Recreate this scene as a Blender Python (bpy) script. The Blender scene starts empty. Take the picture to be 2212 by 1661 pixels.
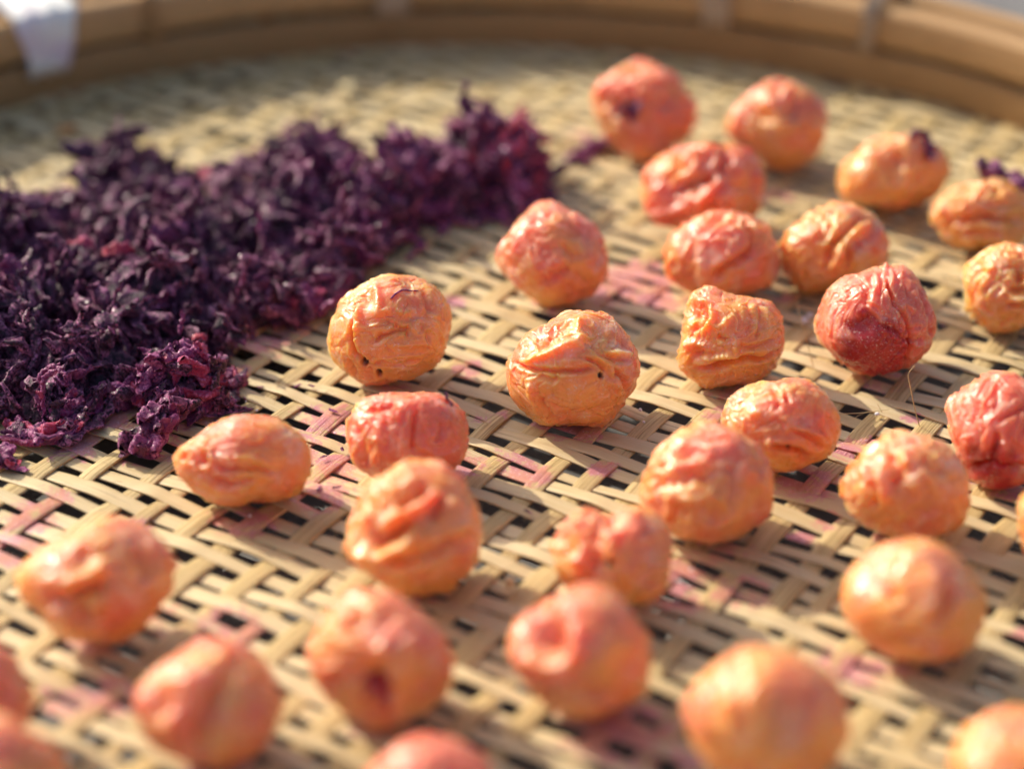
import bpy, bmesh, math, random
import numpy as np
from mathutils import Vector

R = math.radians
rng = np.random.default_rng(7)
random.seed(7)
scene = bpy.context.scene
col = scene.collection

# ------------------------------------------------------------------ camera
PITCH = R(30.0); CAM_H = 0.291; FOC = 4990.0 / 2212.0      # focal length in picture widths
cam_d = bpy.data.cameras.new('camera'); cam = bpy.data.objects.new('camera', cam_d); col.objects.link(cam)
cam.location = (0, 0, CAM_H); cam.rotation_euler = (R(90) - PITCH, 0, 0)
cam_d.sensor_width = 36; cam_d.lens = 36 * FOC
cam_d.clip_start = 0.01; cam_d.clip_end = 100
cam_d.dof.use_dof = True; cam_d.dof.focus_distance = 0.558; cam_d.dof.aperture_fstop = 4.5
cam_d.dof.aperture_blades = 0
scene.camera = cam

# ------------------------------------------------------------------ light
SUN_EL = R(34); SUN_AZ = R(-52)          # azimuth measured from +Y (into the picture) towards +X
w = bpy.data.worlds.new("World"); scene.world = w; w.use_nodes = True
nt = w.node_tree; nt.nodes.clear()
sky = nt.nodes.new('ShaderNodeTexSky'); sky.sky_type = 'NISHITA'; sky.sun_disc = False
sky.dust_density = 4.0; sky.ozone_density = 0.7; sky.air_density = 0.9
sky.sun_elevation = SUN_EL; sky.sun_rotation = SUN_AZ
bg = nt.nodes.new('ShaderNodeBackground'); bg.inputs['Strength'].default_value = 0.15
wo = nt.nodes.new('ShaderNodeOutputWorld')
nt.links.new(sky.outputs[0], bg.inputs[0]); nt.links.new(bg.outputs[0], wo.inputs[0])
sd = bpy.data.lights.new('sun', 'SUN'); sd.energy = 4.0; sd.angle = R(0.6); sd.color = (1.0, 0.91, 0.75)
sun = bpy.data.objects.new('sun', sd); col.objects.link(sun)
to_sun = Vector((math.sin(SUN_AZ) * math.cos(SUN_EL), math.cos(SUN_AZ) * math.cos(SUN_EL), math.sin(SUN_EL)))
sun.rotation_euler = to_sun.to_track_quat('Z', 'Y').to_euler()
scene.cycles.max_bounces = 7; scene.cycles.diffuse_bounces = 3; scene.cycles.glossy_bounces = 2
scene.cycles.adaptive_threshold = 0.02
scene.view_settings.view_transform = 'Standard'; scene.view_settings.look = 'None'
scene.view_settings.exposure = 0.33; scene.view_settings.gamma = 1

# ------------------------------------------------------------------ geometry of the view
CR = np.array([1.0, 0, 0]); CF = np.array([0, math.cos(PITCH), -math.sin(PITCH)])
CU = np.array([0, math.sin(PITCH), math.cos(PITCH)]); CP = np.array([0, 0, CAM_H])
FP = 4990.0
def ray(px, py):
    return CF + CR * ((px - 1106) / FP) - CU * ((py - 830.5) / FP)
def gnd(px, py, z=0.0):
    d = ray(px, py); t = (z - CAM_H) / d[2]
    return CP + d * t

# ------------------------------------------------------------------ noise (numpy gradient noise)
def _hash(ix, iy, iz, seed):
    h = (ix * 374761393 + iy * 668265263 + iz * 2147483647 + seed * 974634777) & 0xffffffff
    h = ((h ^ (h >> 13)) * 1274126177) & 0xffffffff
    return (h ^ (h >> 16)) & 0xffffffff
_G = np.array([[1,1,0],[-1,1,0],[1,-1,0],[-1,-1,0],[1,0,1],[-1,0,1],[1,0,-1],[-1,0,-1],[0,1,1],[0,-1,1],[0,1,-1],[0,-1,-1],[1,1,0],[-1,1,0],[0,-1,1],[0,-1,-1]], float)
def noise(p, seed=0):
    p = np.asarray(p, float); i = np.floor(p).astype(np.int64); f = p - i
    u = f * f * f * (f * (f * 6 - 15) + 10)
    out = 0
    for a in (0, 1):
        wx = u[:, 0] if a else 1 - u[:, 0]
        for b in (0, 1):
            wy = u[:, 1] if b else 1 - u[:, 1]
            for c in (0, 1):
                wz = u[:, 2] if c else 1 - u[:, 2]
                g = _G[_hash(i[:, 0] + a, i[:, 1] + b, i[:, 2] + c, seed) & 15]
                out = out + wx * wy * wz * (g[:, 0] * (f[:, 0] - a) + g[:, 1] * (f[:, 1] - b) + g[:, 2] * (f[:, 2] - c))
    return out
def sstep(a, b, x):
    t = np.clip((x - a) / (b - a), 0, 1); return t * t * (3 - 2 * t)

# ------------------------------------------------------------------ helpers
def mesh_np(name, verts, faces, mat=None, smooth=True):
    """faces: (n,3) or (n,4) int array"""
    me = bpy.data.meshes.new(name)
    verts = np.asarray(verts, np.float32); faces = np.asarray(faces, np.int32)
    k = faces.shape[1]
    me.vertices.add(len(verts)); me.vertices.foreach_set('co', verts.ravel())
    me.loops.add(faces.size); me.loops.foreach_set('vertex_index', faces.ravel())
    me.polygons.add(len(faces)); me.polygons.foreach_set('loop_start', np.arange(0, faces.size, k, dtype=np.int32))
    if smooth: me.polygons.foreach_set('use_smooth', np.ones(len(faces), bool))
    me.update(calc_edges=True)
    if mat: me.materials.append(mat)
    return me
def attr(me, name, vals):
    a = me.attributes.new(name, 'FLOAT', 'POINT'); a.data.foreach_set('value', np.asarray(vals, np.float32))
def link(name, me, parent=None, loc=None):
    o = bpy.data.objects.new(name, me); col.objects.link(o)
    if parent: o.parent = parent
    if loc is not None: o.location = loc
    return o
def tag(o, label=None, cat=None, group=None, kind=None):
    if label: o['label'] = label
    if cat: o['category'] = cat
    if group: o['group'] = group
    if kind: o['kind'] = kind
    return o

class NT:
    def __init__(s, name):
        s.m = bpy.data.materials.new(name); s.m.use_nodes = True; s.t = s.m.node_tree
        s.b = s.t.nodes['Principled BSDF']
    def n(s, typ, **kw):
        nd = s.t.nodes.new(typ)
        for k, v in kw.items():
            if k in nd.inputs: nd.inputs[k].default_value = v
            else: setattr(nd, k, v)
        return nd
    def l(s, a, b): s.t.links.new(a, b)
    def at(s, name): return s.n('ShaderNodeAttribute', attribute_name=name).outputs['Fac']
    def coords(s, kind='Object', scale=(1, 1, 1)):
        tc = s.n('ShaderNodeTexCoord'); mp = s.n('ShaderNodeMapping'); mp.inputs['Scale'].default_value = scale
        s.l(tc.outputs[kind], mp.inputs[0]); return mp.outputs[0]
    def noise(s, vec, scale, detail=4, rough=.55, dist=0):
        nd = s.n('ShaderNodeTexNoise'); s.l(vec, nd.inputs['Vector'])
        nd.inputs['Scale'].default_value = scale; nd.inputs['Detail'].default_value = detail
        nd.inputs['Roughness'].default_value = rough; nd.inputs['Distortion'].default_value = dist
        return nd.outputs['Fac']
    def ramp(s, fac, a, b, lo=0.0, hi=1.0):
        mr = s.n('ShaderNodeMapRange'); mr.interpolation_type = 'SMOOTHSTEP'
        s.l(fac, mr.inputs[0]); mr.inputs[1].default_value = a; mr.inputs[2].default_value = b
        mr.inputs[3].default_value = lo; mr.inputs[4].default_value = hi
        return mr.outputs[0]
    def math(s, op, a, b):
        m = s.n('ShaderNodeMath', operation=op)
        for i, v in enumerate((a, b)):
            if isinstance(v, (int, float)): m.inputs[i].default_value = v
            else: s.l(v, m.inputs[i])
        return m.outputs[0]
    def mix(s, fac, a, b):
        m = s.n('ShaderNodeMix', data_type='RGBA')
        for i, v in ((0, fac), (6, a), (7, b)):
            if isinstance(v, (int, float)): m.inputs[i].default_value = v
            elif isinstance(v, tuple): m.inputs[i].default_value = (*v, 1)
            else: s.l(v, m.inputs[i])
        return m.outputs[2]
    def bump(s, h, dist, strength=1.0, nrm=None):
        b = s.n('ShaderNodeBump'); s.l(h, b.inputs['Height'])
        b.inputs['Distance'].default_value = dist; b.inputs['Strength'].default_value = strength
        if nrm: s.l(nrm, b.inputs['Normal'])
        return b.outputs[0]

# ------------------------------------------------------------------ materials
def mat_plum():
    s = NT('plum_skin'); v = s.coords('Object'); oi = s.n('ShaderNodeObjectInfo')
    ofs = s.n('ShaderNodeVectorMath', operation='ADD'); s.l(v, ofs.inputs[0])
    sc = s.n('ShaderNodeVectorMath', operation='SCALE'); sc.inputs[0].default_value = (3.1, 1.7, 2.3)
    s.l(oi.outputs['Random'], sc.inputs['Scale']); s.l(sc.outputs[0], ofs.inputs[1]); v = ofs.outputs[0]
    red = s.at('red'); deep = s.at('deep'); hole = s.at('hole')
    n1 = s.noise(v, 90, 3, .6, .4); n2 = s.noise(v, 420, 4, .65)
    mot = s.math('ADD', red, s.math('MULTIPLY', s.math('SUBTRACT', n1, .5), 1.0))
    mot = s.math('ADD', mot, s.math('MULTIPLY', s.math('SUBTRACT', n2, .5), .25))
    c = s.mix(s.ramp(mot, .05, .95), (.85, .355, .088), (.79, .182, .096))
    c = s.mix(s.ramp(mot, -.5, .25, .45, 0), c, (.84, .40, .105))
    # fine red speckles
    sp = s.noise(v, 1500, 2, .5)
    c = s.mix(s.math('MULTIPLY', s.ramp(sp, .62, .72), .45), c, (.62, .075, .045))
    # dull salt bloom
    bl = s.noise(v, 160, 5, .65, .6)
    blf = s.ramp(bl, .48, .72, .0, .50)
    c = s.mix(blf, c, (.88, .56, .42))
    c = s.mix(s.ramp(deep, .1, .9, 0, .95), c, (.42, .004, .008))
    grain = s.noise(v, 1900, 3, .6)
    gm = s.math('MULTIPLY', s.ramp(grain, .585, .665), s.ramp(bl, .42, .60, .15, 1))
    c = s.mix(s.math('MULTIPLY', gm, .8), c, (.90, .72, .66))
    c = s.mix(hole, c, (.06, .012, .006))
    s.l(c, s.b.inputs['Base Color'])
    s.b.inputs['Subsurface Weight'].default_value = .9
    s.b.inputs['Subsurface Radius'].default_value = (1.0, .42, .16)
    s.b.inputs['Subsurface Scale'].default_value = .0068
    rr = s.ramp(s.noise(v, 300, 4, .6), .3, .75, .24, .46)
    s.l(rr, s.b.inputs['Roughness'])
    s.b.inputs['Specular IOR Level'].default_value = .5
    s.b.inputs['Coat Weight'].default_value = .45; s.b.inputs['Coat Roughness'].default_value = .20
    b1 = s.bump(s.noise(v, 260, 4, .55, .3), .0009, .38)
    b2 = s.bump(s.noise(v, 1600, 3, .6), .00025, .7, b1)
    b3 = s.bump(gm, .00025, .6, b2)
    s.l(b3, s.b.inputs['Normal'])
    return s.m

def mat_strip(name, c1, c2, c3, fib):
    s = NT(name); uv = s.coords('UV'); oi = s.n('ShaderNodeObjectInfo')
    sc = s.n('ShaderNodeVectorMath', operation='SCALE'); sc.inputs[0].default_value = (7.3, .31, 0)
    s.l(oi.outputs['Random'], sc.inputs['Scale'])
    ofs = s.n('ShaderNodeVectorMath', operation='ADD'); s.l(uv, ofs.inputs[0]); s.l(sc.outputs[0], ofs.inputs[1])
    mp = s.n('ShaderNodeMapping'); mp.inputs['Scale'].default_value = (40, 1700, 1); s.l(ofs.outputs[0], mp.inputs[0])
    fibre = s.noise(mp.outputs[0], 1.0, 4, .65, .2)
    mp2 = s.n('ShaderNodeMapping'); mp2.inputs['Scale'].default_value = (60, 250, 1); s.l(ofs.outputs[0], mp2.inputs[0])
    blot = s.noise(mp2.outputs[0], 1.0, 4, .6)
    c = s.mix(s.ramp(fibre, .34, .62), c1, c2)
    c = s.mix(s.ramp(oi.outputs['Random'], 0, 1, 0, .55), c, c3)
    c = s.mix(s.ramp(blot, .50, .78, 0, .5), c, (.36, .24, .115))
    c = s.mix(s.ramp(blot, .20, .40, .35, 0), c, (.72, .58, .36))
    dk = s.noise(mp.outputs[0], .45, 2, .5)
    c = s.mix(s.ramp(dk, .64, .74, 0, .55), c, (.20, .13, .07))
    # purple-pink juice stains
    st = s.at('stain'); ob = s.coords('Object')
    sn = s.noise(ob, 190, 5, .72, .8); sf = s.noise(ob, 1500, 3, .6)
    m = s.math('ADD', st, s.math('MULTIPLY', s.math('SUBTRACT', sn, .5), 3.4))
    m = s.math('ADD', m, s.math('MULTIPLY', s.math('SUBTRACT', sf, .5), .9))
    mask = s.math('MULTIPLY', s.ramp(m, .34, .78), s.ramp(st, .03, .22))
    tone = s.noise(ob, 120, 2, .5)
    pc = s.mix(s.ramp(tone, .35, .65), (.66, .21, .18), (.54, .13, .27))
    c = s.mix(s.math('MULTIPLY', mask, .66), c, pc)
    ws = s.math('MULTIPLY', s.ramp(sf, .58, .68), s.ramp(m, .5, .9))
    c = s.mix(s.math('MULTIPLY', ws, .6), c, (.85, .66, .70))
    s.l(c, s.b.inputs['Base Color'])
    s.b.inputs['Roughness'].default_value = .48
    rg = s.n('ShaderNodeMapRange'); s.l(mask, rg.inputs[0]); rg.inputs[3].default_value = .50; rg.inputs[4].default_value = .28
    s.l(rg.outputs[0], s.b.inputs['Roughness'])
    s.b.inputs['Specular IOR Level'].default_value = .35
    s.b.inputs['Subsurface Weight'].default_value = .12
    s.b.inputs['Subsurface Radius'].default_value = (1, .7, .4); s.b.inputs['Subsurface Scale'].default_value = .0006
    s.l(s.bump(fibre, .00022 * fib, .8), s.b.inputs['Normal'])
    return s.m

def mat_bamboo(name, ca, cb, rough=.4):
    s = NT(name); uv = s.coords('UV', (14, 900, 1))
    f = s.noise(uv, 1, 4, .6, .3); uv2 = s.coords('UV', (30, 60, 1)); g = s.noise(uv2, 1, 3)
    c = s.mix(s.ramp(f, .25, .75), ca, cb)
    c = s.mix(s.ramp(g, .5, .75, 0, .5), c, (ca[0] * .55, ca[1] * .5, ca[2] * .45))
    s.l(c, s.b.inputs['Base Color']); s.b.inputs['Roughness'].default_value = rough
    s.l(s.bump(f, .0004, .6), s.b.inputs['Normal'])
    return s.m

def mat_leaf():
    s = NT('shiso_leaf'); v = s.coords('Object'); t = s.at('tint')
    n1 = s.noise(v, 220, 4, .65, .3); n2 = s.noise(v, 1300, 3, .7)
    c = s.mix(s.ramp(n1, .30, .72), (.005, .002, .007), (.026, .005, .021))
    c = s.mix(s.ramp(t, .3, .8, 0, .8), c, (.20, .020, .115))
    c = s.mix(s.ramp(t, .90, .95, 0, .9), c, (.42, .018, .040))
    salt = s.math('MULTIPLY', s.ramp(n2, .42, .57), s.ramp(n1, .38, .58, .18, 1))
    edge = s.at('edge')
    salt = s.math('MULTIPLY', salt, s.ramp(edge, .3, .95, .34, 1.0))
    c = s.mix(s.math('MULTIPLY', salt, .64), c, (.76, .26, .48))
    s.l(c, s.b.inputs['Base Color'])
    s.l(s.ramp(n2, .3, .7, .28, .55), s.b.inputs['Roughness'])
    s.b.inputs['Specular IOR Level'].default_value = .20
    s.b.inputs['Coat Weight'].default_value = .16; s.b.inputs['Coat Roughness'].default_value = .16
    s.b.inputs['Sheen Roughness'].default_value = .35
    s.b.inputs['Sheen Weight'].default_value = .42
    s.b.inputs['Sheen Tint'].default_value = (1.0, .38, .66, 1)
    b = s.bump(n1, .0009, .6); b = s.bump(n2, .0005, 1.0, b)
    s.l(b, s.b.inputs['Normal'])
    return s.m

def mat_plain(name, c, rough=.6, nscale=200, var=.3):
    s = NT(name); v = s.coords('Object'); n = s.noise(v, nscale, 4, .6)
    s.l(s.mix(s.ramp(n, .3, .7), c, tuple(x * (1 - var) for x in c)), s.b.inputs['Base Color'])
    s.b.inputs['Roughness'].default_value = rough
    return s.m

M_PLUM = mat_plum()
M_A = mat_strip('bamboo_pale', (.61, .475, .25), (.69, .565, .34), (.51, .38, .185), 1.0)
M_B = mat_strip('bamboo_golden', (.34, .225, .085), (.72, .56, .285), (.60, .44, .19), 3.2)
M_HOOP = mat_bamboo('bamboo_hoop', (.37, .205, .082), (.52, .315, .135), .5)
M_HOOP2 = mat_bamboo('bamboo_hoop_dark', (.27, .145, .052), (.36, .205, .08), .5)
M_LEAF = mat_leaf()
M_FIB = mat_plain('bamboo_fibre', (.66, .50, .24), .45)
M_SALT = mat_plain('salt', (.82, .82, .84), .3, 900, .1)
M_CHIP = mat_plain('bamboo_chip', (.72, .58, .30), .5)
M_ORANGE = mat_plain('orange_flake', (.62, .25, .05), .5)
def mat_tie():
    s = NT('white_tie'); v = s.coords('Object'); n = s.noise(v, 40, 3, .5)
    c = s.mix(s.ramp(n, .55, .72, 0, .65), (.78, .78, .74), (.62, .45, .60))
    s.l(c, s.b.inputs['Base Color']); s.b.inputs['Roughness'].default_value = .38
    s.l(s.bump(s.noise(v, 300, 3, .5), .0005, .6), s.b.inputs['Normal'])
    return s.m
M_TIE = mat_tie()
def mat_ground():
    s = NT('concrete'); v = s.coords('Object'); n = s.noise(v, 30, 6, .65); n2 = s.noise(v, 900, 4, .6)
    c = s.mix(s.ramp(n, .3, .7), (.19, .185, .18), (.135, .13, .13))
    c = s.mix(s.ramp(n2, .45, .7, 0, .4), c, (.16, .15, .15))
    s.l(c, s.b.inputs['Base Color']); s.b.inputs['Roughness'].default_value = .85
    s.l(s.bump(n2, .0006, .6), s.b.inputs['Normal'])
    return s.m

# ------------------------------------------------------------------ ground
GZ = -0.020
g = 15.0; n = 30
xs = np.linspace(-g, g, n); X, Y = np.meshgrid(xs, xs)
V = np.stack([X.ravel(), Y.ravel(), np.full(n * n, GZ)], 1)
i = np.arange(n - 1); I, J = np.meshgrid(i, i); a = (J * n + I).ravel()
tag(link('ground', mesh_np('ground', V, np.stack([a, a + 1, a + n + 1, a + n], 1), mat_ground())), kind='structure')

# ------------------------------------------------------------------ tray
TC = np.array([-0.010, 0.490]); R0 = 0.234; RB = 0.012; RMAX = R0 + RB * R(78) + 0.018
tray = bpy.data.objects.new('bamboo_tray', None); col.objects.link(tray); tray.location = (TC[0], TC[1], 0)
tray['label'] = 'round shallow woven bamboo tray with thick hoop rim, everything lying on it'
tray['category'] = 'tray'
def bowl(xy, z):
    """flat floor that bends up into the wall; xy relative to the tray's centre"""
    r = np.hypot(xy[:, 0], xy[:, 1]); d = xy / np.maximum(r, 1e-9)[:, None]
    t = np.clip((r - R0) / RB, 0, R(78)); ext = np.maximum(r - R0 - RB * R(78), 0)
    rr = np.where(r < R0, r, R0 + RB * np.sin(t) + ext * math.cos(R(78)))
    zz = RB * (1 - np.cos(t)) + ext * math.sin(R(78))
    rr = rr - z * np.sin(t); zz = zz + z * np.cos(t)
    return np.column_stack([d * rr[:, None], zz])
STAINS = [  # x, y (picture), radius mm, strength
 (560,745,9,.9),(480,800,7,.8),(240,900,10,.9),(400,900,9,.85),(330,975,8,.8),(150,960,9,.8),(700,905,9,.85),(760,930,8,.8),(640,965,9,.7),
 (70,1115,8,.95),(30,1190,8,1.0),(120,1080,6,.7),(720,1010,8,.9),(690,1075,8,.9),(530,1120,9,.8),(1375,600,12,1.05),(1420,650,8,1.0),(1330,640,9,.9),
 (980,655,5,.95),(1292,1020,3.2,1.3),(1135,1018,7,.95),(1010,800,6,.8),(1100,990,5,.6),(1230,925,8,1.05),(1170,915,3.5,1.2),(500,1365,9,.85),(330,1340,8,.5),
 (120,1520,9,.6),(220,1500,9,.75),(1340,1590,13,.95),(1460,1620,9,.7),(1270,1560,8,.8),(1480,1245,7,.9),(1460,1300,7,.8),(1730,1160,3.2,1.3),(1790,1130,4,.8),
 (1740,1045,9,.9),(1830,975,7,.8),(1880,960,4,1.1),(1870,1455,7,.95),(1800,1420,6,.6),(2205,1385,4,1.3),(1670,420,9,.7),(1600,1285,8,.7),(1520,950,5,.9),(1560,900,5,.8),
 (2145,605,6,.5),(1250,290,5,.5),(1130,1005,4,.8),(930,1120,4,.6),(1690,645,4,.7),(1730,770,3,.7),(280,1140,6,.8),(880,900,6,.6),(1000,1010,6,.9),(1970,905,2.5,.8),
 (600,1000,7,.6),(240,1225,6,.5),(1450,1240,5,.8),(1320,1010,3,.9),(940,1260,6,.35),(1060,900,5,.5),(450,830,7,.9),(90,930,10,.9),(620,700,9,.8)]
STAINS += [(x, y, 8.5, .60) for x, y in ((850,828),(880,1022),(525,1095),(1702,1018),(1585,838),(1905,815),(1965,1165),(1545,1175),(915,1285),(1275,1550),(835,1565),(205,1390),(455,1665),(1985,1430),(2165,1048),(1200,660),(1570,645),(1330,1300),(1260,925))]
SG = np.array([[*gnd(x, y)[:2], r * .00082, k * .97] for x, y, r, k in STAINS])
def stain(xy):
    d = np.hypot(xy[:, None, 0] - SG[None, :, 0], xy[:, None, 1] - SG[None, :, 1]) / SG[None, :, 2]
    return np.clip((SG[None, :, 3] * np.exp(-(d / 1.15) ** 4)).max(1), 0, 1.3)
DA = R(-33.0); DB = R(58.5)
SPA = 0.0066; SPB = 0.0114
def axis(ang): return np.array([math.cos(ang), math.sin(ang)])
dA, dB = axis(DA), axis(DB)
pA = np.array([-dA[1], dA[0]]); pB = np.array([-dB[1], dB[0]])
oA = (gnd(1136, 995)[:2] - TC) @ pA; oB = (gnd(1191, 1011)[:2] - TC) @ pB
KA = int(RMAX / SPA) + 2; KB = int(RMAX / SPB) + 2
fam = {'A': (dA, pA, oA % SPA, SPA, KA, .0044, .00042), 'B': (dB, pB, oB % SPB, SPB, KB, .0051, .00048)}
jit = {f: rng.normal(0, 1, 400) for f in 'AB'}
offs = {f: {k: fam[f][2] + k * fam[f][3] + jit[f][k + 200] * (.00055 if f == 'A' else .0010) for k in range(-fam[f][4], fam[f][4] + 1)} for f in 'AB'}
tilt = {f: {k: rng.normal(0, .006) for k in offs[f]} for f in 'AB'}
def sgn(a, b):          # +1: pale strip a passes over golden strip b
    s = 1 if (a + b) % 4 < 2 else -1
    return s
def make_strip(f, k):
    d, p, _, sp, K, wd, th = fam[f]; off = offs[f][k]
    if abs(off) > RMAX - .004: return
    L = math.sqrt(RMAX ** 2 - off ** 2)
    g_ = 'B' if f == 'A' else 'A'
    other = sorted(offs[g_].items(), key=lambda kv: kv[1])
    # signed position along this strip where it meets the other family
    od, op = fam[g_][0], fam[g_][1]
    sg = np.sign(d @ op); denom = d @ op
    T, S = [], []
    for ok, ov in other:
        t = (ov - off * (p @ op)) / denom
        s = sgn(k, ok) if f == 'A' else -sgn(ok, k)
        T.append(t); S.append(s)
    o_ = np.argsort(T); T = np.array(T)[o_]; S = np.array(S, float)[o_]
    step = .0017
    ts = np.arange(-L, L, step); nseg = len(ts)
    idx = np.clip(np.searchsorted(T, ts) - 1, 0, len(T) - 2)
    u = np.clip((ts - T[idx]) / (T[idx + 1] - T[idx]), 0, 1)
    su = u * u * (3 - 2 * u)
    hgt = S[idx] * (1 - su) + S[idx + 1] * su
    both = (S[idx] > 0) & (S[idx + 1] > 0)
    amp = .00034 if f == 'A' else .00030
    z = hgt * amp + np.where(both, np.sin(u * math.pi) * (.00042 if f == 'A' else .0001), 0)
    z += noise(np.column_stack([ts * 40, np.full(nseg, k * 3.7), np.zeros(nseg)]), 3) * .0003
    lat = tilt[f][k] * ts + noise(np.column_stack([ts * 16, np.full(nseg, k * 1.3), np.full(nseg, 5.)]), 9) * .0015
    wid = wd * (1 + .11 * jit[f][(k * 7) % 380]) * (1 + .20 * noise(np.column_stack([ts * 30, np.full(nseg, k * 2.1), np.zeros(nseg)]), 17))
    roll = noise(np.column_stack([ts * 35, np.full(nseg, k * .7), np.full(nseg, 2.)]), 21) * .16
    prof = [(-.5, -.5), (-.5, .15), (-.44, .5), (-.15, .62), (.15, .62), (.44, .5), (.5, .15), (.5, -.5)]
    cx = d[None] * ts[:, None] + p[None] * (off + lat)[:, None]
    rings, us, vs = [], [], []
    for (a_, b_) in prof:
        xy = cx + p[None] * (a_ * wid)[:, None]
        rings.append((xy, z + b_ * th + a_ * wid * roll))
    P = np.stack([bowl(xy, zz) for xy, zz in rings], 1)        # nseg, 8, 3
    m = len(prof); V = P.reshape(-1, 3)
    a0 = (np.arange(nseg - 1)[:, None] * m + np.arange(m)[None]).ravel()
    a1 = (np.arange(nseg - 1)[:, None] * m + (np.arange(m)[None] + 1) % m).ravel()
    F = np.stack([a0, a1, a1 + m, a0 + m], 1)
    me = mesh_np('bamboo_strip', V, F, M_A if f == 'A' else M_B)
    uvl = me.uv_layers.new(name='UVMap')
    U = np.repeat(ts, m) + k * .37; W = np.tile(np.array([q[0] for q in prof]), nseg) * wd + k * .013
    UV = np.stack([U, W], 1)[F.ravel()].astype(np.float32)
    uvl.data.foreach_set('uv', UV.ravel())
    flat = np.stack([xy for xy, _ in rings], 1).reshape(-1, 2) + TC
    attr(me, 'stain', stain(flat))
    link('bamboo_strip', me, tray)
for f in 'AB':
    for k in offs[f]: make_strip(f, k)

def ring(name, prof, mat, parent, seg=220, wob=.0004, seed=1, arc=None):
    """prof: closed (r, z) polygon swept round the tray"""
    a0, a1 = arc if arc else (0, 2 * math.pi)
    closed = arc is None
    ns = seg if closed else max(6, int(seg * (a1 - a0) / (2 * math.pi)))
    th = np.linspace(a0, a1, ns, endpoint=not closed)
    m = len(prof); P = np.zeros((ns, m, 3))
    w1 = noise(np.column_stack([np.cos(th) * 3, np.sin(th) * 3, np.full(ns, seed * 1.7)]), seed) * wob * 3
    prof = [(r_ + .007, z_) for r_, z_ in prof]
    w2 = noise(np.column_stack([np.cos(th) * 4, np.sin(th) * 4, np.full(ns, seed * 3.1)]), seed + 5) * wob * 3
    for q, (r, z) in enumerate(prof):
        P[:, q, 0] = np.cos(th) * (r + w1); P[:, q, 1] = np.sin(th) * (r + w1); P[:, q, 2] = z + w2
    nn = ns if closed else ns - 1
    A = np.arange(nn)[:, None]; B = np.arange(m)[None]
    v00 = (A * m + B).ravel(); v01 = (A * m + (B + 1) % m).ravel()
    v10 = (((A + 1) % ns) * m + B).ravel(); v11 = (((A + 1) % ns) * m + (B + 1) % m).ravel()
    F = np.stack([v00, v10, v11, v01], 1)
    me = mesh_np(name, P.reshape(-1, 3), F, mat)
    uvl = me.uv_layers.new(name='UVMap')
    per = np.cumsum([0] + [math.hypot(prof[q + 1][0] - prof[q][0], prof[q + 1][1] - prof[q][1]) for q in range(m - 1)])
    UV = np.stack([np.repeat(th * .24, m), np.tile(per, ns)], 1)[F.ravel()].astype(np.float32)
    uvl.data.foreach_set('uv', UV.ravel())
    return link(name, me, parent)
def rrect(r0, r1, z0, z1, c=.0015, k=3):
    pts = []
    for (cr_, cz, a) in ((r1 - c, z1 - c, 0), (r0 + c, z1 - c, 90), (r0 + c, z0 + c, 180), (r1 - c, z0 + c, 270)):
        for q in range(k + 1):
            t = R(a + 90 * q / k); pts.append((cr_ + c * math.cos(t), cz + c * math.sin(t)))
    return pts
ring('inner_band', rrect(.2312, .2345, .0012, .0138, .0009), M_HOOP2, tray, seed=2)
ring('upper_hoop', rrect(.2300, .2362, .0158, .0290, .0024), M_HOOP, tray, seed=3)
ring('rim_filler', rrect(.2366, .2440, .0200, .0275, .0020), M_HOOP2, tray, seed=4)
ring('outer_hoop', rrect(.2444, .2500, .0080, .0300, .0022), M_HOOP, tray, seed=6)
ring('outer_band', rrect(.2504, .2535, .0060, .0200, .0012), M_HOOP2, tray, seed=8)
ring('foot_shade_hoop', rrect(.2300, .2480, GZ + .0004, -.0012, .0020), M_HOOP2, tray, seed=9)  # unseen foot, placed to block sun and hide lit ground under the weave

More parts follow.
